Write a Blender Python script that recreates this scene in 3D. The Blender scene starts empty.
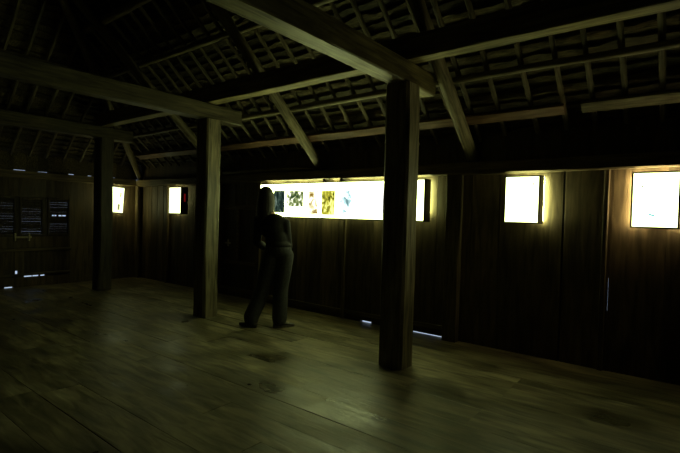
import bpy, bmesh, math, random
from mathutils import Vector, Matrix, noise
random.seed(7)
scene = bpy.context.scene
COL = scene.collection
R = math.radians

# ------------------------------------------------------------------ materials
def new_mat(name):
    m = bpy.data.materials.new(name); m.use_nodes = True
    nt = m.node_tree; nt.nodes.clear()
    out = nt.nodes.new('ShaderNodeOutputMaterial')
    return m, nt, out

def wood(name, dark, light, stretch=(1.2, 14, 14), rough=(.45, .75), bump=.25, island=0.0, stain=.5, spec=.3):
    """weathered timber, grain along the local X axis (or whatever axis has the small stretch)"""
    m, nt, out = new_mat(name)
    N, L = nt.nodes.new, nt.links.new
    bs = N('ShaderNodeBsdfPrincipled'); L(bs.outputs[0], out.inputs[0])
    bs.inputs['Specular IOR Level'].default_value = spec
    tc = N('ShaderNodeTexCoord')
    oi = N('ShaderNodeObjectInfo')
    off = N('ShaderNodeVectorMath'); off.operation = 'MULTIPLY_ADD'
    comb = N('ShaderNodeCombineXYZ')
    gi = N('ShaderNodeNewGeometry')
    add = N('ShaderNodeMath'); add.operation = 'ADD'
    L(oi.outputs['Random'], add.inputs[0]); L(gi.outputs['Random Per Island'], add.inputs[1])
    for k in range(3): L(add.outputs[0], comb.inputs[k])
    L(comb.outputs[0], off.inputs[0]); off.inputs[1].default_value = (7.3, 3.1, 5.7)
    L(tc.outputs['Object'], off.inputs[2])
    mp = N('ShaderNodeMapping'); mp.inputs['Scale'].default_value = stretch
    L(off.outputs[0], mp.inputs[0])
    n1 = N('ShaderNodeTexNoise'); n1.inputs['Scale'].default_value = 2.2; n1.inputs['Detail'].default_value = 6; n1.inputs['Distortion'].default_value = .6
    L(mp.outputs[0], n1.inputs['Vector'])
    n2 = N('ShaderNodeTexNoise'); n2.inputs['Scale'].default_value = 1.7; n2.inputs['Detail'].default_value = 3
    L(off.outputs[0], n2.inputs['Vector'])
    cr = N('ShaderNodeValToRGB'); cr.color_ramp.elements[0].position = .32; cr.color_ramp.elements[1].position = .7
    cr.color_ramp.elements[0].color = (*dark, 1); cr.color_ramp.elements[1].color = (*light, 1)
    L(n1.outputs[0], cr.inputs[0])
    st = N('ShaderNodeMapRange'); st.inputs[1].default_value = .3; st.inputs[2].default_value = .7
    st.inputs[3].default_value = 1 - stain; st.inputs[4].default_value = 1.1
    L(n2.outputs[0], st.inputs[0])
    isl = N('ShaderNodeMapRange'); isl.inputs[3].default_value = 1 - island; isl.inputs[4].default_value = 1 + island * .4
    L(gi.outputs['Random Per Island'], isl.inputs[0])
    mu = N('ShaderNodeMath'); mu.operation = 'MULTIPLY'; L(st.outputs[0], mu.inputs[0]); L(isl.outputs[0], mu.inputs[1])
    vm = N('ShaderNodeVectorMath'); vm.operation = 'SCALE'; L(cr.outputs[0], vm.inputs[0]); L(mu.outputs[0], vm.inputs['Scale'])
    L(vm.outputs[0], bs.inputs['Base Color'])
    rr = N('ShaderNodeMapRange'); rr.inputs[1].default_value = .3; rr.inputs[2].default_value = .7
    rr.inputs[3].default_value = rough[0]; rr.inputs[4].default_value = rough[1]
    L(n2.outputs[0], rr.inputs[0]); L(rr.outputs[0], bs.inputs['Roughness'])
    bp = N('ShaderNodeBump'); bp.inputs['Strength'].default_value = bump; bp.inputs['Distance'].default_value = .01
    L(n1.outputs[0], bp.inputs['Height']); L(bp.outputs[0], bs.inputs['Normal'])
    return m

def plain(name, col, rough=.7, spec=.3, noise_amt=.25, scale=40):
    m, nt, out = new_mat(name)
    N, L = nt.nodes.new, nt.links.new
    bs = N('ShaderNodeBsdfPrincipled'); L(bs.outputs[0], out.inputs[0])
    bs.inputs['Roughness'].default_value = rough; bs.inputs['Specular IOR Level'].default_value = spec
    tc = N('ShaderNodeTexCoord'); n = N('ShaderNodeTexNoise'); n.inputs['Scale'].default_value = scale; n.inputs['Detail'].default_value = 4
    L(tc.outputs['Object'], n.inputs['Vector'])
    cr = N('ShaderNodeValToRGB')
    cr.color_ramp.elements[0].color = (*[c * (1 - noise_amt) for c in col], 1); cr.color_ramp.elements[1].color = (*[c * (1 + noise_amt) for c in col], 1)
    cr.color_ramp.elements[0].position = .3; cr.color_ramp.elements[1].position = .7
    L(n.outputs[0], cr.inputs[0]); L(cr.outputs[0], bs.inputs['Base Color'])
    return m

def glow(name, col, strength):
    m, nt, out = new_mat(name)
    e = nt.nodes.new('ShaderNodeEmission'); e.inputs[0].default_value = (*col, 1); e.inputs[1].default_value = strength
    nt.links.new(e.outputs[0], out.inputs[0])
    return m

def photo_mat(name, cols, strength, scale=14, seed=0., contrast=(.35, .65), stretch=(1, 1, 1)):
    """a back-lit photographic transparency: blotchy picture, glowing"""
    m, nt, out = new_mat(name)
    N, L = nt.nodes.new, nt.links.new
    e = N('ShaderNodeEmission'); e.inputs[1].default_value = strength; L(e.outputs[0], out.inputs[0])
    tc = N('ShaderNodeTexCoord'); mp = N('ShaderNodeMapping'); mp.inputs['Location'].default_value = (seed, seed * .7, seed * 1.3); mp.inputs['Scale'].default_value = stretch
    L(tc.outputs['Object'], mp.inputs[0])
    n = N('ShaderNodeTexNoise'); n.inputs['Scale'].default_value = scale; n.inputs['Detail'].default_value = 5; n.inputs['Distortion'].default_value = .8
    L(mp.outputs[0], n.inputs['Vector'])
    cr = N('ShaderNodeValToRGB')
    ne = len(cols); els = cr.color_ramp.elements
    els[0].position = contrast[0]; els[0].color = (*cols[0], 1); els[1].position = contrast[1]; els[1].color = (*cols[-1], 1)
    for k in range(1, ne - 1):
        el = els.new(contrast[0] + (contrast[1] - contrast[0]) * k / (ne - 1)); el.color = (*cols[k], 1)
    L(n.outputs[0], cr.inputs[0]); L(cr.outputs[0], e.inputs[0])
    return m

M = {}
M['beam'] = wood('beam_wood', (.07, .055, .025), (.31, .26, .12), island=.1)
M['column'] = wood('column_wood', (.07, .06, .035), (.32, .27, .17), bump=.4)
M['beam_dim'] = wood('dim_beam_wood', (.03, .025, .014), (.13, .11, .065), island=.1)  # darker copy of the beam wood: weak side light put into the colour
M['column_dim'] = wood('dim_column_wood', (.03, .026, .018), (.10, .085, .055), bump=.4)  # darker copy of the column wood, with the shade put into its colour
M['pole'] = wood('pole_wood', (.07, .06, .035), (.25, .215, .13), stretch=(2, 20, 20))
M['plank_red'] = wood('reddish_plank', (.09, .05, .03), (.26, .16, .10))
M['wall'] = wood('wall_boards', (.05, .036, .02), (.15, .11, .065), stretch=(9, 9, .9), island=.45, bump=.35)
M['wall_dark'] = wood('dark_boards', (.03, .024, .016), (.09, .07, .045), stretch=(9, 9, .9), island=.3)
M['rail'] = wood('rail_wood', (.06, .045, .028), (.19, .15, .09))
M['floor'] = wood('floor_boards', (.11, .09, .05), (.38, .33, .20), stretch=(1.3, 7, 7), rough=(.27, .6), island=.2, bump=.45, stain=.65, spec=.45)
M['thatch'] = wood('thatch', (.028, .023, .013), (.165, .135, .072), stretch=(5, 26, 26), island=.5, rough=(.7, .95), bump=.5)
M['batten'] = wood('rafter_pole', (.05, .042, .025), (.16, .135, .08), stretch=(2, 20, 20))
M['box'] = plain('lightbox_case', (.035, .028, .02), .5)
M['latch'] = plain('pale_peg', (.42, .38, .28), .6)
M['red'] = glow('red_spot_glow', (1.0, .03, .03), .12)  # dim red emission put on a case side as a spot
M['wire'] = plain('black_cable', (.02, .02, .02), .5)
M['skin'] = plain('skin', (.42, .26, .17), .55, noise_amt=.06)
M['hair'] = plain('hair', (.010, .008, .007), .65, noise_amt=.4, scale=60)
M['shirt'] = plain('shirt', (.012, .012, .013), .9)
M['jeans'] = plain('jeans', (.042, .044, .046), .9)
M['shoe'] = plain('shoe', (.09, .085, .075), .7)
M['sole'] = plain('sole', (.14, .13, .11), .8)
M['eye'] = plain('eye', (.5, .5, .48), .2)
GREEN = (.86, 1.0, .48); WARM = (1.0, .86, .42)
M['face'] = glow('lit_acrylic', (.86, 1.0, .36), 9.0)
M['face_small'] = glow('lit_acrylic_small', (.88, 1.0, .42), 5.5)
M['face_far'] = glow('lit_acrylic_far', (.90, 1.0, .50), 2.6)
M['back_far'] = glow('far_tube_glow', (1.0, .95, .34), 60)
M['slot'] = glow('slot_glow', (.92, 1.0, .38), 28)
M['slot_warm'] = glow('warm_slot_glow', (1.0, .82, .36), 34)
M['back_long'] = glow('long_tube_glow', (.88, 1.0, .34), 26)
M['back_green'] = glow('tube_glow', (.92, 1.0, .38), 75)
M['back_warm'] = glow('warm_tube_glow', (1.0, .80, .34), 95)

# ------------------------------------------------------------------ helpers
def tag(o, label, cat, group=None, kind=None):
    if label: o['label'] = label
    if cat: o['category'] = cat
    if group: o['group'] = group
    if kind: o['kind'] = kind
    return o

def obj(name, bm, mat, parent=None, loc=None, rot=None, smooth=False, matrix=None):
    me = bpy.data.meshes.new(name); bm.normal_update(); bm.to_mesh(me); bm.free()
    if mat: me.materials.append(mat)
    if smooth:
        for p in me.polygons: p.use_smooth = True
    o = bpy.data.objects.new(name, me); COL.objects.link(o)
    if matrix is not None: o.matrix_world = matrix
    if loc: o.location = loc
    if rot: o.rotation_euler = rot
    if parent: o.parent = parent
    return o

def empty(name, loc, rot=(0, 0, 0)):
    o = bpy.data.objects.new(name, None); COL.objects.link(o); o.location = loc; o.rotation_euler = rot
    o.empty_display_size = .1
    return o

def box(bm, x0, x1, y0, y1, z0, z1, bev=0.0, mtx=None):
    vs = [bm.verts.new(v) for v in ((x0,y0,z0),(x1,y0,z0),(x1,y1,z0),(x0,y1,z0),(x0,y0,z1),(x1,y0,z1),(x1,y1,z1),(x0,y1,z1))]
    fs = [bm.faces.new([vs[i] for i in f]) for f in ((0,3,2,1),(4,5,6,7),(0,1,5,4),(1,2,6,5),(2,3,7,6),(3,0,4,7))]
    if bev > 0:
        es = list({e for f in fs for e in f.edges})
        r = bmesh.ops.bevel(bm, geom=es, offset=bev, segments=1, affect='EDGES', profile=.5)
        vs = list({v for f in r['faces'] for v in f.verts} | {v for v in vs if v.is_valid})
    if mtx is not None: bmesh.ops.transform(bm, matrix=mtx, verts=[v for v in vs if v.is_valid])
    return vs

def axis_matrix(p0, p1, up=Vector((0, 0, 1)), roll=0.0):
    p0, p1 = Vector(p0), Vector(p1)
    x = (p1 - p0).normalized()
    if abs(x.dot(up)) > .99: up = Vector((0, 1, 0))
    y = up.cross(x).normalized(); z = x.cross(y)
    m = Matrix((x, y, z)).transposed().to_4x4(); m.translation = p0
    return m @ Matrix.Rotation(roll, 4, 'X')

def hewn_bm(L, w, h, jit=.006, seg=.35, bev=.016, seed=0, profile=None, taper=1.0, bow=0.0):
    """a timber lying along +X from 0 to L, local section w (Y) by h (Z), edges eased and slightly uneven"""
    bm = bmesh.new()
    if profile is None:
        b = bev
        profile = [(-w/2+b,-h/2),(w/2-b,-h/2),(w/2,-h/2+b),(w/2,h/2-b),(w/2-b,h/2),(-w/2+b,h/2),(-w/2,h/2-b),(-w/2,-h/2+b)]
    n = max(2, int(L / seg)); rings = []
    for i in range(n + 1):
        x = L * i / n; ring = []; t = 1 + (taper - 1) * i / n
        dy = jit * 1.5 * noise.noise((x * .7, seed * 3.1, 1)) ; dz = jit * 1.5 * noise.noise((x * .7, seed * 3.1, 5)) + bow * math.sin(math.pi * i / n)
        for k, (y, z) in enumerate(profile):
            ring.append(bm.verts.new((x, y * t + dy + jit * noise.noise((x * 1.7, k * 2.3, seed)), z * t + dz + jit * noise.noise((x * 1.7, k * 2.3, seed + 9)))))
        rings.append(ring)
    m = len(profile)
    for a, b2 in zip(rings, rings[1:]):
        for k in range(m):
            bm.faces.new((a[k], b2[k], b2[(k+1) % m], a[(k+1) % m]))
    bm.faces.new(rings[0]); bm.faces.new(rings[-1][::-1])
    bmesh.ops.recalc_face_normals(bm, faces=bm.faces)
    return bm

def circle(r, n=12, sx=1, sy=1): return [(r*sx*math.cos(2*math.pi*k/n), r*sy*math.sin(2*math.pi*k/n)) for k in range(n)]

def timber(name, p0, p1, w, h, mat, roll=0, up=(0, 0, 1), seed=None, parent=None, **kw):
    L = (Vector(p1) - Vector(p0)).length
    return obj(name, hewn_bm(L, w, h, seed=seed if seed is not None else random.random()*50, **kw), mat, matrix=axis_matrix(p0, p1, Vector(up), roll), parent=parent)

def log(name, p0, p1, r, mat, parent=None, taper=1.0, jit=.006, n=12, smooth=True, seed=None, bow=0.0):
    L = (Vector(p1) - Vector(p0)).length
    return obj(name, hewn_bm(L, 0, 0, profile=circle(r, n), seed=seed if seed is not None else random.random()*50, taper=taper, jit=jit, bow=bow), mat, matrix=axis_matrix(p0, p1), smooth=smooth, parent=parent)

# ------------------------------------------------------------------ the place
# X runs along the display wall (0 = far corner), the wall's inner face is Y = 0, the room lies at Y < 0
XR, YB = 13.0, -7.4
Z_EAVE, SL = 2.04, .87           # roof plane carried by the principal rafters
CXS = [1.055, 3.975, 6.872]      # the three bays' columns
CY = -1.203

# ---- floor of wide boards running along the wall
def make_floor():
    bm = bmesh.new(); rng = random.Random(3)
    y = .03
    while y > YB:
        w = rng.uniform(.24, .33); x = -.03 - rng.uniform(0, 2)
        while x < XR:
            L = rng.uniform(1.8, 3.6); x0, x1 = max(x, -.03), min(x + L, XR)
            if x1 - x0 > .05:
                zt = rng.uniform(-.002, .0); t = rng.uniform(-.0015, .0015); t2 = rng.uniform(-.002, .002)
                nseg = max(1, int((x1 - x0) / .4)); g = rng.choice([.0004, .0005, .0007, .0013])
                rows = []
                for i in range(nseg + 1):
                    xx = x0 + g + (x1 - x0 - 2 * g) * i / nseg
                    row = []
                    for (yy, zz) in ((y - w + g, -.035), (y - w + g, zt - t - .001), (y - w + g + .004, zt - t), (y - w / 2, zt + .0012 * noise.noise((xx, y, 2))), (y - g - .004, zt + t), (y - g, zt + t - .001), (y - g, -.035)):
                        row.append(bm.verts.new((xx, yy, zz + (t2 * (i / nseg - .5)) if zz > -.03 else zz)))
                    rows.append(row)
                for a, b in zip(rows, rows[1:]):
                    for k in range(6): bm.faces.new((a[k], b[k], b[k+1], a[k+1]))
                bm.faces.new(rows[0]); bm.faces.new(rows[-1][::-1])
            x += L
        y -= w
    bmesh.ops.recalc_face_normals(bm, faces=bm.faces)
    o = obj('floor', bm, M['floor']); o['kind'] = 'structure'
    bm = bmesh.new(); box(bm, -.03, XR, YB, .03, -.12, -.036)
    o2 = obj('trim_1', bm, M['wall_dark']); o2['kind'] = 'structure'
make_floor()

# ---- walls of upright boards
def boards(bm, u0, u1, z0, z1, place, th=.03, wmin=.14, wmax=.26, rng=random, z0f=None):
    u = u0
    while u < u1 - 1e-4:
        w = min(rng.uniform(wmin, wmax), u1 - u)
        if u1 - (u + w) < .06: w = u1 - u
        d = rng.uniform(0, .006); zb = z0f(u + w / 2) if z0f else z0
        # overlap the joints a little so no daylight leaks except where the gaps are meant
        place(bm, u - .004, u + w + .004, d, th + d, zb, z1)
        u += w
def on_rear(bm, a, b, d0, d1, z0, z1): box(bm, a + .002, b - .006, d0, d1, z0, z1, .003)
def on_end(bm, a, b, d0, d1, z0, z1): box(bm, -d1, -d0, a + .002, b - .006, z0, z1, .003)

def rear_wall():
    bm = bmesh.new(); rng = random.Random(11)
    for a, b, z0, z1, lo, hi in ((0, 1.09, -.03, 1.9, .09, .14), (1.09, 2.66, -.03, 1.9, .16, .26), (2.66, 3.62, 1.49, 1.9, .3, .5), (2.66, 3.62, -.03, .08, .5, .96), (3.62, 5.62, -.03, 1.9, .17, .3),
                         (5.62, 5.79, .018, 1.9, .17, .2), (5.79, 6.38, -.03, 1.9, .16, .3), (6.38, 6.80, .013, 1.9, .2, .3), (6.80, 7.38, -.03, 1.9, .24, .4), (7.38, 7.992, -.03, 1.9, .61, .62),
                         (8.008, 8.385, -.03, 1.9, .38, .4), (8.40, XR, -.03, 1.9, .28, .42)):
        boards(bm, a, b, z0, z1, on_rear, rng=rng, wmin=lo, wmax=hi)
    for a, b in ((8.378, 8.3935), (8.3975, 8.412)): box(bm, a, b, .002, .03, -.03, 1.9)
    box(bm, 8.388, 8.401, .004, .03, -.03, .55); box(bm, 8.388, 8.401, .004, .03, .86, 1.9)
    o = obj('wall_rear', bm, M['wall']); o['kind'] = 'structure'
    # lining battens behind the joints (close the cracks), leaving the foot of the wall open
    bm = bmesh.new()
    for x0, x1, z0 in ((-.03, 2.66, 0), (3.62, 5.62, 0), (5.62, 5.80, .06), (5.80, 6.37, 0), (6.37, 6.81, .06), (6.81, 8.37, 0), (8.42, XR, 0)):
        box(bm, x0, x1, .042, .055, z0 - .03, 1.9)
    box(bm, 2.66, 3.62, .042, .055, 1.47, 1.9)
    box(bm, -.03, XR, .042, .055, 1.88, 2.35)
    o = obj('trim_2', bm, M['wall_dark']); o['kind'] = 'structure'
rear_wall()

def end_wall():
    rng = random.Random(5); bm = bmesh.new()
    W0, W1 = -2.55, -1.31                # the louvred bay, rail at .63
    for a, b, z0, z1, lo, hi in ((-.86, .03, -.03, 1.9, .2, .3), (W1, -.86, -.03, 1.9, .22, .45), (W0, W1, 1.53, 1.9, .6, 1.3), (YB, W0, -.03, 1.9, .2, .35)):
        boards(bm, a, b, z0, z1, on_end, rng=rng, wmin=lo, wmax=hi)
    for a, b, z0, z1 in ((W0, W1, .66, .872), (W0, -2.30, -.03, .66), (-2.18, W1, -.03, .165), (-2.30, -2.18, .018, .165),
                         (-2.30, -2.15, .165, .61), (-2.11, -2.02, .165, .61), (-2.02, -1.70, .186, .61), (-1.70, W1, .165, .61), (-2.15, -2.11, .165, .2), (-2.15, -2.11, .28, .61), (W0, W1, .60, .67)):
        on_end(bm, a - .004, b + .008, 0.01, .04, z0, z1)
    on_end(bm, -1.80, -1.765, .01, .04, .16, .2); on_end(bm, -1.9, -1.885, .01, .04, .16, .2)
    o = obj('wall_left', bm, M['wall']); o['kind'] = 'structure'
    bm = bmesh.new()
    for a, b in ((-.86, .03), (W1, -.86), (YB, W0)): on_end(bm, a, b + .006, .042, .055, 0, 1.9)
    o = obj('trim_3', bm, M['wall_dark']); o['kind'] = 'structure'
end_wall()
bm = bmesh.new(); box(bm, XR, XR + .04, YB, .06, -.1, 2.4)
o = obj('wall_right', bm, M['wall_dark']); o['kind'] = 'structure'
bm = bmesh.new(); box(bm, -.06, XR + .04, YB - .04, YB, -.1, 2.4)
o = obj('wall_front', bm, M['wall_dark']); o['kind'] = 'structure'

# ---- shutters (end wall): three louvred panels, rail, pegs
def louvre(n, y0, y1, z0, z1, wide=None):
    bm = bmesh.new(); f = .035
    for a, b, c, d in ((y0 - f, y0, z0 - f, z1 + f), (y1, y1 + f, z0 - f, z1 + f), (y0, y1, z0 - f, z0), (y0, y1, z1, z1 + f)):
        box(bm, -.04, .012, a, b, c, d, .004)
    fr = obj('window_%d' % n, bm, M['wall_dark']); fr['kind'] = 'structure'
    bm = bmesh.new(); z = z0; pitch = .043; rg = random.Random(n)
    while z < z1 - .01:
        skip = wide and wide[0] < z < wide[1]
        if not skip:
            g = rg.uniform(.0008, .0026)
            m = Matrix.Translation((-.02, 0, z + pitch / 2)) @ Matrix.Rotation(R(14), 4, 'Y')
            box(bm, -.004, .004, y0 - .002, y1 + .002, -pitch / 2 + g / 2, pitch / 2 - g / 2 + .0008, 0, m)
        else:
            zc = z + pitch / 2
            for a, b in ((y0, y0 + .045), (y0 + .075, y0 + .085), (y0 + .115, y0 + .15), (y0 + .2, y0 + .212), (y0 + .27, y1)):
                box(bm, -.024, -.016, a, b, z - .002, z + pitch + .002)
            box(bm, -.024, -.016, y0, y1, z - .002, z + .012); box(bm, -.024, -.016, y0, y1, z + pitch - .010, z + pitch + .002)
        z += pitch
    obj('louvre_slats', bm, M['wall_dark'], fr)
louvre(1, -2.47, -2.18, .905, 1.50)
louvre(2, -2.07, -1.765, .905, 1.50)
louvre(3, -1.645, -1.345, .905, 1.50, wide=(1.20, 1.243))
bm = bmesh.new()
for a, b in ((-2.55, -2.505), (-2.145, -2.105), (-1.73, -1.68)): box(bm, -.045, .0, a, b, .86, 1.54)
for a, b in ((.86, .872), (1.534, 1.545)): box(bm, -.045, 0, -2.55, -1.31, a, b)
o = obj('trim_4', bm, M['wall_dark']); o['kind'] = 'structure'
timber('shutter_rail', (.03, -2.56, .63), (.03, -1.30, .63), .04, .045, M['rail'], bev=.006)
tag(bpy.data.objects['shutter_rail'], 'slim horizontal wooden rail below the three louvred shutters on the end wall', 'rail')
timber('sill_rail', (.03, -2.56, .215), (.03, -1.30, .215), .03, .035, M['rail'], bev=.005)
tag(bpy.data.objects['sill_rail'], 'low horizontal wooden rail near the floor under the louvred shutters', 'rail')
lt = empty('wooden_latch', (0, -2.05, .86)); tag(lt, 'pale wooden latch of two upright pegs and a crossbar under the louvred shutters', 'latch')
bm = bmesh.new(); box(bm, -.004, .02, -.1, .13, -.025, .005, .004); obj('crossbar', bm, M['latch'], lt)
for y in (-.115, .09):
    bm = bmesh.new(); box(bm, -.012, .035, y - .012, y + .012, -.07, .06, .005); obj('peg', bm, M['latch'], lt)

# ---- panelled shutter in the display wall, between the second column and the person
dr = bmesh.new()
for a, b, c, d in ((2.66, 2.72, .08, 1.49), (3.56, 3.62, .08, 1.49), (2.72, 3.56, 1.42, 1.49), (2.72, 3.56, .08, .14), (2.72, 3.56, .53, .58), (3.11, 3.17, .58, 1.42)):
    box(dr, a, b, -.02, .035, c, d, .005)
o = obj('door_1', dr, M['rail']); o['kind'] = 'structure'
for a, b, c, d in ((2.72, 3.11, .58, 1.42), (3.17, 3.56, .58, 1.42), (2.72, 3.56, .14, .53)):
    bm = bmesh.new(); boards(bm, a, b, c, d, on_rear, th=.02, wmin=.1, wmax=.16, rng=random.Random(int(a*100)))
    box(bm, a, b, .028, .04, c, d)
    obj('door_panel', bm, M['wall_dark'], o)
lt = empty('turn_latch', (2.91, -.005, .865)); tag(lt, 'small pale cross-shaped turn latch on the dark panelled shutter behind the second column', 'latch')
bm = bmesh.new(); box(bm, -.075, .075, -.03, -.012, -.014, .014, .005); obj('turn_bar', bm, M['latch'], lt)
bm = bmesh.new(); box(bm, -.016, .016, -.02, .0, -.055, .06, .005); obj('latch_plate', bm, M['latch'], lt)

# ---- posts and rails of the display wall
def wpost(x0, x1, z1, y0=-.06, label='', z0=0, mat='rail', name='wall_post', w=None):
    o = timber(name, ((x0+x1)/2, y0/2, z0), ((x0+x1)/2, y0/2, z1), x1 - x0, abs(y0), M[mat], up=(0, 1, 0), bev=.006, jit=.003)
    # local Y of the timber is world X here
    return tag(o, label, 'post', 'posts set into the plank wall')
wpost(.01, .11, 1.86, -.10, 'square corner post where the end wall meets the display wall')
wpost(1.065, 1.115, 1.85, -.045, 'slim wall post lit along its edge under the small lightbox near the corner')
wpost(2.60, 2.66, 1.85, -.05, 'slim wall post on the corner side of the dark panelled shutter')
wpost(3.63, 3.70, 1.85, -.05, 'wall post under the end of the long lightbox, just behind the person')
wpost(5.31, 5.36, 1.31, -.03, 'thin batten post on the wall under the middle of the long lightbox')
wpost(6.81, 6.97, 1.85, -.10, 'broad square wall post just past the end of the long lightbox')
wpost(8.335, 8.378, 1.85, -.035, 'slim wall post with a thread of daylight, between the two square lightboxes')
timber('skirting_rail', (3.70, -.012, .09), (5.31, -.012, .09), .025, .06, M['rail'], bev=.005)
tag(bpy.data.objects['skirting_rail'], 'low skirting rail along the wall foot behind the person', 'rail', 'skirting rails')
o = timber('skirting_rail', (5.37, -.012, .10), (6.81, -.012, .12), .025, .05, M['rail'], bev=.005)
tag(o, 'low skirting rail along the wall foot behind the nearest big column', 'rail', 'skirting rails')

# wall plates on top of both walls
o = timber('wall_plate', (-.05, -.03, 1.915), (XR, -.03, 1.915), .12, .13, M['rail'], bev=.012, seed=2)
tag(o, 'long squared plate beam resting on top of the display wall above the lightboxes', 'beam')
o = timber('wall_plate', (-.01, YB, 1.915), (-.01, -.10, 1.915), .10, .13, M['rail'], bev=.012, seed=4)
tag(o, 'squared plate beam on top of the end wall above the louvred shutters', 'beam')
# eave boards closing the space above the plates (daylight shows under the end-wall one)
bm = bmesh.new(); rg = random.Random(9)
y = YB
while y < .0:
    L = rg.uniform(.06, .3); low = rg.choice([1.972, 1.984, 1.988, 1.991, 1.994])
    box(bm, -.10, -.07, y, y + L + .002, low, 2.4); y += L
o = obj('trim_5', bm, M['thatch']); o['kind'] = 'structure'

# ---- columns
def column(x, label):
    prof = []
    w, d, c = .25, .225, .024
    prof = [(-w/2+c,-d/2),(w/2-c,-d/2),(w/2,-d/2+c),(w/2,d/2-c),(w/2-c,d/2),(-w/2+c,d/2),(-w/2,d/2-c),(-w/2,-d/2+c)]
    # long timber along local X, stood upright: local Y -> world X
    m = axis_matrix((x, CY, 0), (x, CY, 2.557), Vector((0, 1, 0)))
    o = obj('wooden_column', hewn_bm(2.557, w, d, profile=prof, jit=.008, seg=.2, seed=x), M['column' if x > 2 else 'column_dim'], matrix=m)
    return tag(o, label, 'column', 'row of timber columns')
column(CXS[2], 'thick square timber column standing closest, in front of the long lightbox')
column(CXS[1], 'square timber column between the small corner lightbox and the person')
column(CXS[0], 'dark timber column next to the end wall, beside the small tilted lightbox')

# ---- tie beams over the columns, running away from the display wall
TB = ['massive tie beam on top of the column in front of the long lightbox',
      'tie beam on top of the middle column beside the person',
      'dark tie beam on top of the column next to the end wall']
for x, lab in zip(CXS[::-1], TB):
    o = timber('tie_beam', (x, -.749, 2.656), (x, YB, 2.656), .186, .198, M['beam' if x > 6 else 'beam_dim'], bev=.012, seed=x * 2, jit=.009)
    tag(o, lab, 'beam', 'tie beams over the columns')
o = timber('long_beam', (.9, -1.225, 2.86), (XR, -1.225, 2.86), .16, .21, M['beam'], bev=.01, seed=31)
tag(o, 'long squared beam lying across all the tie beams, parallel to the display wall', 'beam')

# ---- roof
NRM = math.sqrt(1 + SL * SL)
def zr(d, off=0.0): return Z_EAVE + SL * d + off * NRM      # d = distance in from the eave, off = lift along the normal
# principal rafters: round logs on the carrying plane
RX = [(2.66, 'round log rafter coming down behind the middle column toward the display wall'),
      (4.87, 'round log rafter coming down to the wall plate above the long lightbox and the person'),
      (7.06, 'round log rafter coming down just past the end of the massive tie beam')]
for x, lab in RX:
    o = log('log_rafter', (x, .03, zr(-.03)), (x, -min(3.6, x - .12), zr(min(3.6, x - .12))), .065, M['pole'], taper=.9, seed=x)
    tag(o, lab, 'rafter', 'log rafters of the main slope')
o = log('hip_rafter', (-.03, .03, zr(-.03) + .01), (3.5, -3.5, zr(3.5) + .01), .06, M['pole'], taper=.9, seed=1)
tag(o, 'pale round hip rafter rising out of the corner between the two walls', 'rafter')
# purlins, on top of the principal rafters
PUR = [(.61, .04, .033, 'pole', 'thin round purlin pole running under the lower thatch above the wall'),
       (1.44, .05, .04, 'pole', 'round purlin pole above the long beam, halfway up the main slope'),
       (1.95, .05, .055, 'pole', 'thick round purlin pole high on the main slope')]
for d, off, r, mt, lab in PUR:
    o = log('purlin', (d + .10, -d, zr(d, .074 + r)), (XR - .1, -d, zr(d, .074 + r)), r, M[mt], jit=.01, seed=d * 7)
    tag(o, lab, 'purlin', 'purlins of the main slope')
for x0, x1, mt, lab in ((.45, 8.03, 'plank_red', 'reddish flat plank purlin low on the main slope, ending above a square lightbox'),
                        (8.17, XR, 'pole', 'paler flat plank purlin low on the main slope above the square lightboxes')):
    o = timber('plank_purlin', (x0, -.27, zr(.27, .088)), (x1, -.27, zr(.27, .088)), .105, .035, M[mt], bev=.004, seed=x0, jit=.004)
    o.matrix_world = axis_matrix((x0, -.27, zr(.27, .088)), (x1, -.27, zr(.27, .088))) @ Matrix.Rotation(-math.atan(SL), 4, 'X')
    tag(o, lab, 'purlin', 'purlins of the main slope')
o = log('eave_pole', (2.76, -.03, 2.03), (4.78, -.02, 2.022), .024, M['pole'], seed=12, jit=.012)
tag(o, 'crooked thin pole lying at the eave on top of the display wall plate', 'pole')
for d, r, lab in ((.64, .035, 'thin round purlin pole on the end slope above the louvred shutters'), (1.46, .045, 'round purlin pole halfway up the end slope')):
    o = log('purlin', (d, -d - .16, zr(d, .074 + r)), (d, YB + d + .2, zr(d, .074 + r)), r, M['pole'], seed=d, jit=.01)
    tag(o, lab, 'purlin', 'purlins of the end slope')

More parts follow.
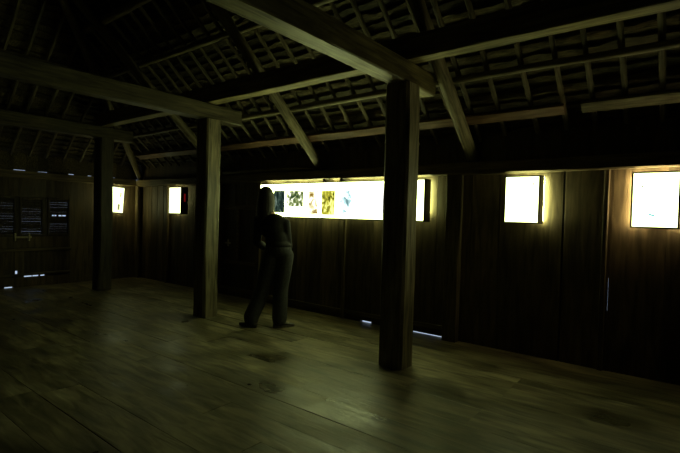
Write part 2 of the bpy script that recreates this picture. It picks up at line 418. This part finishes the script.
# thatch: one structure per slope, made of overlapping ragged courses
def slope_pt(which, u, d, off):
    """u along the eave, d in from the eave, off along the normal"""
    n = off * SL / NRM; zz = Z_EAVE + SL * d + off / NRM
    dd = d - n * 1.0
    if which == 'main': return (u, -dd, zz)
    return (dd, u, zz)
def thatch(which, u0, u1, dmax, course=.085, du=.05, seed=0, clip=True, name='ceiling_1'):
    bm = bmesh.new(); rg = random.Random(seed)
    d = -.12; ci = 0; BASE = .225
    while d < dmax:
        # each course: lower lip hangs, upper edge tucked under the next
        a0, a1 = (u0, u1)
        if clip:
            if which == 'main': a0 = max(u0, d - .12)
            else: a1 = min(u1, -(d - .12))
        n = max(2, int((a1 - a0) / du)); prev = None
        run = rg.uniform(.4, 1.2); ph = rg.random() * 50; lift = rg.uniform(-.006, .006)
        for i in range(n + 1):
            u = a0 + (a1 - a0) * i / n
            if run < 0:
                run = rg.uniform(.25, 1.1); lift = rg.uniform(-.008, .008)
            run -= du
            j1 = .024 * noise.noise((u * 3.1, ci * 1.7 + ph, seed)) + .010 * noise.noise((u * 11, ci * 2.7, seed + 3))
            j2 = .010 * noise.noise((u * 4.3, ci * 1.3, seed + 7)) + lift
            lo = slope_pt(which, u, d - course * .25, BASE + .018)
            hi = slope_pt(which, u, d + course + j1, BASE - .022 + j2)
            hi2 = slope_pt(which, u, d + course + j1 + .006, BASE + .012 + j2)
            cur = [bm.verts.new(lo), bm.verts.new(hi), bm.verts.new(hi2)]
            if prev:
                for k in range(2): bm.faces.new((prev[k], cur[k], cur[k+1], prev[k+1]))
            prev = cur if True else None
        d += course * rg.uniform(.85, 1.15); ci += 1
    # outer skin so that no sky shows between the courses
    q = []
    e = .03
    if which == 'main':
        pts = [(-.5, -.14), (u1, -.14), (u1, dmax), (dmax - .36, dmax)]
    else:
        pts = [(.5, -.14), (u0, -.14), (u0, dmax), (-dmax + .36, dmax)]
    f = [bm.verts.new(slope_pt(which, u, d, BASE + .03)) for u, d in pts]
    bm.faces.new(f)
    o = obj(name, bm, M['thatch']); o['kind'] = 'structure'
    return o
RIDGE = -YB / 2
c1 = thatch('main', -.25, XR + .3, RIDGE, seed=2, name='ceiling_1')
c2 = thatch('end', YB - .2, .25, RIDGE, seed=6, name='ceiling_2')
# the two slopes behind the viewpoint, plain undersides
bm = bmesh.new()
zt = Z_EAVE + .2 * NRM + .02
f = [bm.verts.new(v) for v in ((-.4, YB - .14, zt - .1), (XR + .3, YB - .14, zt - .1), (XR + .3, -RIDGE, zr(RIDGE, .25)), (0, -RIDGE, zr(RIDGE, .25)))]
bm.faces.new(f)
f = [bm.verts.new(v) for v in ((XR + .02, YB - .2, 2.2), (XR + .02, .3, 2.2), (XR + .02, -RIDGE, zr(RIDGE, .3)))]
bm.faces.new(f)
o = obj('ceiling_3', bm, M['thatch']); o['kind'] = 'structure'

# common rafters: thin poles nailed under the thatch, parts of the roof
def rafter(parent, p0, p1, seed):
    L = (Vector(p1) - Vector(p0)).length
    b = hewn_bm(L, .046, .04, bev=.012, jit=.008, seg=.3, seed=seed)
    obj('rafter', b, M['batten'], parent, matrix=axis_matrix(p0, p1))
rg = random.Random(21); x = .33; k = 0
fixed = [7.42, 7.74, 8.005, 8.245, 8.495, 8.755]
xs = []
while x < 7.3: xs.append(x); x += rg.uniform(.24, .29)
xs += fixed
x = 9.02
while x < 10.2: xs.append(x); x += .26
for x in xs:
    top = 3.4 if x > 3.4 else x
    j = rg.uniform(-.03, .03); e = rg.uniform(-.03, .03)
    if x - .1 > .05: rafter(c1, (x, -e, zr(e, .15)), (x + j, -top, zr(top, .15)), x)
y = -.4
while y > -4.6:
    top = min(3.4, -y); j = rg.uniform(-.03, .03)
    rafter(c2, (0, y, zr(0, .15)), (top, y + j, zr(top, .15)), y + 40)
    y -= rg.uniform(.24, .29)

# ------------------------------------------------------------------ lightboxes
FX = -.19
def lightbox(x0, x1, z0, z1, label, face, back, depth=.145, name='lightbox', parent_rot=None, lip=.012, full=False, sides=(-1, 1)):
    """local frame: origin at the middle of the back, local X along the wall, local -Y toward the room"""
    w, h = x1 - x0, z1 - z0
    root = empty(name, ((x0 + x1) / 2, FX + depth, (z0 + z1) / 2))
    tag(root, label, 'lightbox', 'lightboxes on the walls')
    bm = bmesh.new(); t = .014
    for a, b, c, d in ((-w/2, -w/2 + t, -h/2, h/2), (w/2 - t, w/2, -h/2, h/2), (-w/2 + t, w/2 - t, -h/2, -h/2 + t), (-w/2 + t, w/2 - t, h/2 - t, h/2)):
        box(bm, a, b, -depth, -.045 if c > h/2 - t - .001 and d > h/2 - .001 else 0, c, d, .002)
    box(bm, -w/2 + t, w/2 - t, -.012, -.002, -h/2 + t, h/2 - t - .002)
    obj('frame', bm, M['box'], root)
    bm = bmesh.new(); box(bm, -w/2 + t, w/2 - t, -depth + .002, -depth + .008, -h/2 + t, h/2 - t)
    obj('diffuser', bm, M[face], root)
    # tube at the open back, washing the wall behind
    spans = [(-w/2 + .004, w/2 - .004, .006, .10)] if full else [((-w/2 + .002, -w/2 + .032) if q < 0 else (w/2 - .032, w/2 - .002)) + (.012, .03) for q in sides]
    for a, b, th, lo in spans:
        bm = bmesh.new(); box(bm, a, b, .0, th, -h/2 + lo, h/2 - .004); obj('back_tube', bm, M[back], root)
    # open slot along the top of the case, lit from inside
    if back != 'back_far':
        bm = bmesh.new(); box(bm, -w/2 + t, w/2 - t, -.042, -.004, h/2 - .016, h/2 - .006)
        obj('top_slot', bm, M['slot_warm' if back == 'back_warm' else 'slot'], root)
    # brackets to the wall
    for sx in (-1, 1):
        bm = bmesh.new(); box(bm, sx * w * .3 - .012, sx * w * .3 + .012, 0, -FX - depth + .004, -h/2 + .1, -h/2 + .13)
        obj('bracket', bm, M['box'], root)
    return root, w, h, depth

long_box, w, h, dp = lightbox(3.85, 6.595, 1.318, 1.808, 'very long lit display box with a row of photographs, the person standing before its end', 'face', 'back_long', full=True)
for xx in (5.10, 5.39):
    bm = bmesh.new(); box(bm, xx - 5.2225 - .022, xx - 5.2225 + .022, -.145, .03, .245, .285, .003); obj('hanger_strap', bm, M['box'], long_box)
def pic(x0, x1, z0, z1, mat, root=long_box, cx=(3.85 + 6.595)/2, cz=(1.318 + 1.808)/2, d=dp):
    bm = bmesh.new(); box(bm, x0 - cx, x1 - cx, -d - .0005, -d + .003, z0 - cz, z1 - cz)
    return obj('photo_print', bm, mat, root)
K = 1.0
pic(3.93, 4.10, 1.40, 1.70, photo_mat('pic_garden', [(.03, .05, .02), (.3, .34, .1), (.9, .9, .5)], .8, 16, 1.1))
pic(4.155, 4.375, 1.388, 1.703, photo_mat('pic_forest', [(.008, .018, .014), (.05, .09, .07), (.5, .62, .5)], .8, 12, 2.2, (.38, .74), (2, 1, .8)))
pic(4.42, 4.735, 1.478, 1.696, photo_mat('pic_lily', [(.04, .08, .03), (.35, .45, .15), (2, 2, 1.7)], .8, 11, 4.4, (.40, .62)))
pic(4.83, 5.0, 1.375, 1.69, photo_mat('pic_pale', [(.35, .2, .02), (1.2, 1.1, .6), (2.5, 2.5, 2.2)], .9, 10, 5.1, (.36, .58)))
pic(5.07, 5.295, 1.37, 1.69, photo_mat('pic_leaves', [(.05, .07, .01), (.75, .7, .06), (1.4, 1.5, .5)], .9, 15, 7.3, (.33, .6), (1, 1, .7)))
pic(5.375, 5.565, 1.39, 1.69, photo_mat('pic_sky', [(.2, .38, .40), (.9, 1.3, 1.3), (2.5, 2.5, 2.4)], .9, 8, 8.4, (.34, .56)))
pic(5.68, 5.80, 1.47, 1.66, photo_mat('pic_faded', [(.7, .8, .8), (2, 2, 2), (2.5, 2.5, 2.4)], .95, 8, 9.4, (.28, .42)))
pic(5.93, 6.06, 1.42, 1.67, photo_mat('pic_faint', [(.6, .75, .7), (2, 2, 2), (2.5, 2.5, 2.4)], .95, 8, 12.4, (.28, .44)))

b2 = lightbox(7.483, 7.822, 1.335, 1.806, 'square lit display box, all white, on the boards past the broad wall post', 'face_small', 'back_green', sides=(1,))[0]
pic(7.748, 7.765, 1.71, 1.735, photo_mat('mark_grey', [(.6, .65, .5), (.9, .95, .7)], .9, 30, 2), b2, (7.483+7.822)/2, (1.335+1.806)/2)
b3 = lightbox(8.565, 8.908, 1.325, 1.806, 'square lit display box with a small turquoise mark, beyond the slim wall post', 'face_small', 'back_warm')[0]
for a, b, c, d in ((8.692, 8.718, 1.43, 1.452), (8.718, 8.74, 1.424, 1.444)):
    pic(a, b, c, d, photo_mat('mark_cyan', [(.25, .9, .85), (.7, 1, .95)], .9, 40, a), b3, (8.565+8.908)/2, (1.325+1.806)/2)
pic(8.636, 8.652, 1.67, 1.69, photo_mat('mark_olive', [(.6, .62, .4), (.85, .85, .6)], .9, 40, 3), b3, (8.565+8.908)/2, (1.325+1.806)/2)
b4, w4, h4, d4 = lightbox(1.395, 1.785, 1.318, 1.806, 'small lit display box with a deep dark side and red spot, near the corner post', 'face_far', 'back_far', sides=(-1,))
bm = bmesh.new(); box(bm, w4/2 - .001, w4/2 + .006, -.085, -.055, -.02, .12, .003); obj('red_spot', bm, M['red'], b4)
# tilted box on the end wall
b5, w5, h5, d5 = lightbox(0, .28, 1.30, 1.81, 'small lit display box hanging slightly tilted on the end wall by the dark column', 'face_far', 'back_far')
b5.location = (.035, -.545, 1.555); b5.rotation_euler = (0, 0, R(90)); b5.rotation_euler.rotate_axis('Y', R(3.5))
for a, b, c, d in ((.055, .075, .06, .15), (.02, .06, -.19, -.08)):
    bm = bmesh.new(); box(bm, a, b, -d5 - .0005, -d5 + .003, c, d)
    obj('photo_print', bm, photo_mat('mark_figure', [(.08, .08, .02), (.5, .5, .2)], .8, 20, a), b5)

# cables dropping to the boxes
def cable(name, pts, r, label):
    cu = bpy.data.curves.new(name, 'CURVE'); cu.dimensions = '3D'; cu.bevel_depth = r; cu.bevel_resolution = 2
    s = cu.splines.new('BEZIER'); s.bezier_points.add(len(pts) - 1)
    for bp, p in zip(s.bezier_points, pts):
        bp.co = p; bp.handle_left_type = bp.handle_right_type = 'AUTO'
    cu.materials.append(M['wire'])
    dg = bpy.context.evaluated_depsgraph_get()
    tmp = bpy.data.objects.new(name, cu); COL.objects.link(tmp); dg.update()
    me = bpy.data.meshes.new_from_object(tmp.evaluated_get(dg)); COL.objects.unlink(tmp)
    o = bpy.data.objects.new(name, me); COL.objects.link(o)
    return tag(o, label, 'cable')

# ------------------------------------------------------------------ the person
def ball(bm, p, r, sc=(1, 1, 1), seg=14):
    m = Matrix.Translation(p) @ Matrix.Diagonal((*sc, 1))
    bmesh.ops.create_uvsphere(bm, u_segments=seg, v_segments=seg // 2 + 2, radius=r, matrix=m)
def limb(bm, pts, n=14, sq=(1, 1)):
    """pts: list of (position, radius): round-ended tapering tube; sq squashes x / y"""
    for (p0, r0), (p1, r1) in zip(pts, pts[1:]):
        p0, p1 = Vector(p0), Vector(p1); L = (p1 - p0).length
        if L < 1e-5: continue
        m = axis_matrix(p0, p1) @ Matrix.Rotation(R(90), 4, 'Y')
        mm = m @ Matrix.Translation((0, 0, L / 2))
        bmesh.ops.create_cone(bm, cap_ends=True, segments=n, radius1=r0, radius2=r1, depth=L, matrix=mm)
    for p, r in pts: ball(bm, p, r * 1.0, seg=n)
def fused(name, bm, mat, voxel, parent=None, smooth_iter=6, fac=.6):
    me = bpy.data.meshes.new(name); bmesh.ops.recalc_face_normals(bm, faces=bm.faces); bm.to_mesh(me); bm.free()
    tmp = bpy.data.objects.new(name, me); COL.objects.link(tmp)
    r = tmp.modifiers.new('r', 'REMESH'); r.mode = 'VOXEL'; r.voxel_size = voxel
    s = tmp.modifiers.new('s', 'SMOOTH'); s.iterations = smooth_iter; s.factor = fac
    dg = bpy.context.evaluated_depsgraph_get(); dg.update()
    out = bpy.data.meshes.new_from_object(tmp.evaluated_get(dg)); COL.objects.unlink(tmp); bpy.data.objects.remove(tmp)
    out.name = name; out.materials.clear(); out.materials.append(mat)
    for p in out.polygons: p.use_smooth = True
    o = bpy.data.objects.new(name, out); COL.objects.link(o)
    if parent: o.parent = parent
    return o

V = Vector
# joints in the person's own frame: +Y is the way they face, +X their right-hand side
J = dict(la=V((-.165, -.05, .085)), ra=V((.165, .00, .085)), lk=V((-.045, .01, .475)), rk=V((.165, .03, .475)),
         lh=V((.045, -.01, .865)), rh=V((.215, .0, .865)), pel=V((.13, -.01, .93)), waist=V((.105, .0, 1.06)),
         chest=V((.06, .0, 1.20)), neck=V((.030, .01, 1.385)), head=V((-.045, .05, 1.56)),
         ls=V((-.115, .0, 1.285)), rs=V((.205, .0, 1.245)))
def arm_pts(s):
    sh = J['ls'] if s < 0 else J['rs']
    el = sh + V((.035 * s, .05, -.27)); wr = sh + V((-.05 * s, .22, -.36))
    return sh, el, wr
def torso(bm, g=0.0, top=True):
    for p, rx, ry, rz in ((J['pel'], .150, .112, .12), (J['waist'], .125, .098, .14), (J['chest'], .148, .108, .15), (J['chest'] + V((0, 0, .06)), .15, .10, .10)):
        ball(bm, p, 1, (rx + g, ry + g, rz + g), 18)
    limb(bm, [(J['ls'], .052 + g), ((J['ls'] + J['rs']) / 2 + V((0, 0, .035)), .066 + g), (J['rs'], .052 + g)])
def hand(bm, wr, s):
    """palm and five bent fingers, both hands brought forward at belly height"""
    fwd = V((-.55 * s, .80, -.10)).normalized(); side = V((0, 0, 1)); nrm = fwd.cross(side).normalized()
    pc = wr + fwd * .05
    for k in (-1, 0, 1):
        limb(bm, [(wr + side * k * .014, .016), (wr + fwd * .085 + side * k * .024, .0135)], 10)
    for k, (off, L) in enumerate(((.031, .068), (.0105, .078), (-.0105, .073), (-.031, .057))):
        b0 = wr + fwd * .088 + side * off
        d1 = (fwd + nrm * -.25 * s).normalized(); d2 = (fwd * .7 - nrm * .7 * s).normalized(); d3 = (fwd * .35 - nrm * .9 * s).normalized()
        p1 = b0 + d1 * L * .45; p2 = p1 + d2 * L * .32; p3 = p2 + d3 * L * .25
        limb(bm, [(b0, .0095), (p1, .0088), (p2, .0080), (p3, .0070)], 8)
    t0 = wr + fwd * .03 + side * .03
    t1 = t0 + (fwd * .55 + side * .7 - nrm * .3 * s).normalized() * .038; t2 = t1 + (fwd * .9 + side * .3 - nrm * .3 * s).normalized() * .03
    limb(bm, [(t0, .013), (t1, .0105), (t2, .0085)], 8)

bm = bmesh.new()
torso(bm)
for a, k, hj in (('la', 'lk', 'lh'), ('ra', 'rk', 'rh')):
    limb(bm, [(J[hj], .083), (J[hj].lerp(J[k], .5), .072), (J[k], .053), (J[k].lerp(J[a], .35) + V((0, -.012, 0)), .053), (J[a], .038)])
    limb(bm, [(J[a] + V((0, -.02, -.04)), .034), (J[a] + V((0, .09, -.055)), .028)])
for s in (-1, 1):
    sh, el, wr = arm_pts(s)
    limb(bm, [(sh, .048), (sh.lerp(el, .5), .044), (el, .037), (el.lerp(wr, .35), .037), (wr, .024)])
    hand(bm, wr, s)
hd = J['head']
limb(bm, [(J['neck'] - V((0, 0, .05)), .058), (hd + V((0, -.03, -.07)), .053)])
ball(bm, hd + V((0, -.012, .03)), 1, (.074, .092, .088), 20)
ball(bm, hd + V((0, .025, -.03)), 1, (.060, .066, .075), 18)
ball(bm, hd + V((0, .045, -.085)), 1, (.036, .036, .028), 14)            # chin
limb(bm, [(hd + V((0, .083, .015)), .009), (hd + V((0, .104, -.022)), .0135)], 10)   # nose
for s in (-1, 1):
    ball(bm, hd + V((s * .012, .096, -.028)), .0085, seg=10)
    ball(bm, hd + V((s * .030, .078, .030)), 1, (.022, .012, .007), 10)  # brow
    ball(bm, hd + V((s * .040, .062, -.025)), 1, (.022, .020, .020), 10) # cheek
    ball(bm, hd + V((s * .074, -.01, -.005)), 1, (.010, .020, .031), 12) # ear
ball(bm, hd + V((0, .086, -.055)), 1, (.024, .010, .0055), 12); ball(bm, hd + V((0, .084, -.066)), 1, (.021, .011, .0065), 12)
person = fused('person', bm, M['skin'], .006, None, 4, .5)
tag(person, 'person with long black hair in dark clothes, back turned, facing the long lightbox', 'person')

# hair: cap over the skull falling behind the shoulders, with grooves
bm = bmesh.new()
ball(bm, hd + V((0, -.022, .040)), 1, (.088, .098, .094), 20)
for k in range(9):
    a = R(180 + 20 + k * 17.5); q = V((math.cos(a) * .070, math.sin(a) * .074 - .008, 0))
    L = .27 if 1 < k < 7 else .24
    out = V((math.cos(a) * .018, math.sin(a) * .022 - .01, 0))
    limb(bm, [(hd + q + V((0, 0, .035)), .026), (hd + q * 1.06 + out * .5 + V((0, 0, -.07)), .028), (hd + q * .95 + out + V((0, -.01, -.17)), .026), (hd + q * .82 + out * 1.2 + V((-.01, -.015, -L)), .014)], 10)
for s in (-1, 1):
    limb(bm, [(hd + V((s * .03, .045, .085)), .026), (hd + V((s * .066, .030, .045)), .022), (hd + V((s * .085, .0, -.06)), .024), (hd + V((s * .083, -.02, -.17)), .022)], 10)
hair = fused('hair', bm, M['hair'], .007, person, 3, .5); hair['label'] = 'long black hair'
for s in (-1, 1):
    bm = bmesh.new(); ball(bm, hd + V((s * .030, .079, .012)), .0125, seg=12); obj('eye', bm, M['eye'], person, smooth=True)

# shirt
bm = bmesh.new()
for p, rx, ry, rz in ((J['pel'] + V((0, 0, .055)), .158, .122, .07), (J['waist'], .140, .112, .15), (J['chest'], .160, .120, .16), (J['chest'] + V((0, 0, .06)), .160, .112, .11)):
    ball(bm, p, 1, (rx, ry, rz), 20)
limb(bm, [(J['ls'], .066), ((J['ls'] + J['rs']) / 2 + V((0, 0, .028)), .078), (J['rs'], .066)])
for s in (-1, 1):
    sh, el, wr = arm_pts(s)
    limb(bm, [(sh, .064), (sh.lerp(el, .5), .058), (el, .052), (el.lerp(wr, .5), .047), (el.lerp(wr, .88), .040)])
fused('shirt', bm, M['shirt'], .009, person, 6, .6)['label'] = 'dark long-sleeved top'
# trousers
bm = bmesh.new()
ball(bm, J['pel'], 1, (.165, .128, .115), 20)
for a, k, hj in (('la', 'lk', 'lh'), ('ra', 'rk', 'rh')):
    limb(bm, [(J[hj], .104), (J[hj].lerp(J[k], .5) , .100), (J[k], .092), (J[k].lerp(J[a], .5), .092), (J[a] + V((0, -.005, .045)), .092)])
    limb(bm, [(J[a] + V((0, -.005, .045)), .090), (J[a] + V((0, -.005, .015)), .088)], 16)
tr = fused('trousers', bm, M['jeans'], .009, person, 5, .6); tr['label'] = 'dark grey jeans'
# shoes
def shoe(ank, turn, lab=None):
    m = Matrix.Translation((ank.x, ank.y, 0)) @ Matrix.Rotation(turn, 4, 'Z')
    bm = bmesh.new()
    prof = [(-.075, .028, .075), (-.05, .036, .085), (0, .036, .082), (.06, .041, .062), (.12, .043, .048), (.165, .036, .038), (.185, .022, .030)]
    rings = []
    for (yy, wx, hz) in prof:
        ring = []
        for q in range(14):
            a = 2 * math.pi * q / 14
            ring.append(bm.verts.new(m @ V((math.cos(a) * wx, yy, .016 + max(0, (hz - .016) * .5 * (1 + math.sin(a)))))))
        rings.append(ring)
    for a, b in zip(rings, rings[1:]):
        for q in range(14): bm.faces.new((a[q], b[q], b[(q+1) % 14], a[(q+1) % 14]))
    bm.faces.new(rings[0]); bm.faces.new(rings[-1])
    bmesh.ops.recalc_face_normals(bm, faces=bm.faces)
    s = obj('shoe', bm, M['shoe'], person, smooth=True)
    bm = bmesh.new(); lo, hi = [], []
    for k in range(20):
        a = 2 * math.pi * k / 20; y0 = .055 + .137 * math.sin(a); wx = .046 if y0 > .05 else .040
        lo.append(bm.verts.new(m @ V((math.cos(a) * wx, y0, .0)))); hi.append(bm.verts.new(m @ V((math.cos(a) * wx, y0, .022))))
    for k in range(20): bm.faces.new((lo[k], lo[(k+1) % 20], hi[(k+1) % 20], hi[k]))
    bm.faces.new(lo[::-1]); bm.faces.new(hi)
    obj('sole', bm, M['sole'], s)
shoe(J['la'], R(62)); shoe(J['ra'], R(-62))
person.location = (4.965, -1.04, 0); person.rotation_euler = (0, 0, R(34))

# ------------------------------------------------------------------ daylight outside, seen only through the cracks
w = bpy.data.worlds.new('outside'); scene.world = w; w.use_nodes = True
nt = w.node_tree; bg = nt.nodes['Background']; bg.inputs[0].default_value = (.62, .78, 1.0, 1); bg.inputs[1].default_value = .75

# ------------------------------------------------------------------ camera
YAW, PITCH, ROLL, F = .6649, -.0213, .0282, 456.1
fw = V((-math.sin(YAW) * math.cos(PITCH), math.cos(YAW) * math.cos(PITCH), math.sin(PITCH)))
r = V((math.cos(YAW), math.sin(YAW), 0)); u = r.cross(fw)
r2 = math.cos(ROLL) * r + math.sin(ROLL) * u; u2 = -math.sin(ROLL) * r + math.cos(ROLL) * u
cam = bpy.data.cameras.new('camera'); co = bpy.data.objects.new('camera', cam); COL.objects.link(co)
mt = Matrix((r2, u2, -fw)).transposed().to_4x4(); mt.translation = (9.026, -4.823, 1.35)
co.matrix_world = mt
cam.sensor_fit = 'HORIZONTAL'; cam.sensor_width = 36; cam.lens = F / 680 * 36; cam.clip_start = .05
scene.camera = co
scene.view_settings.view_transform = 'Standard'
scene.view_settings.look = 'None'
scene.view_settings.exposure = 0.0
scene.cycles.max_bounces = 6
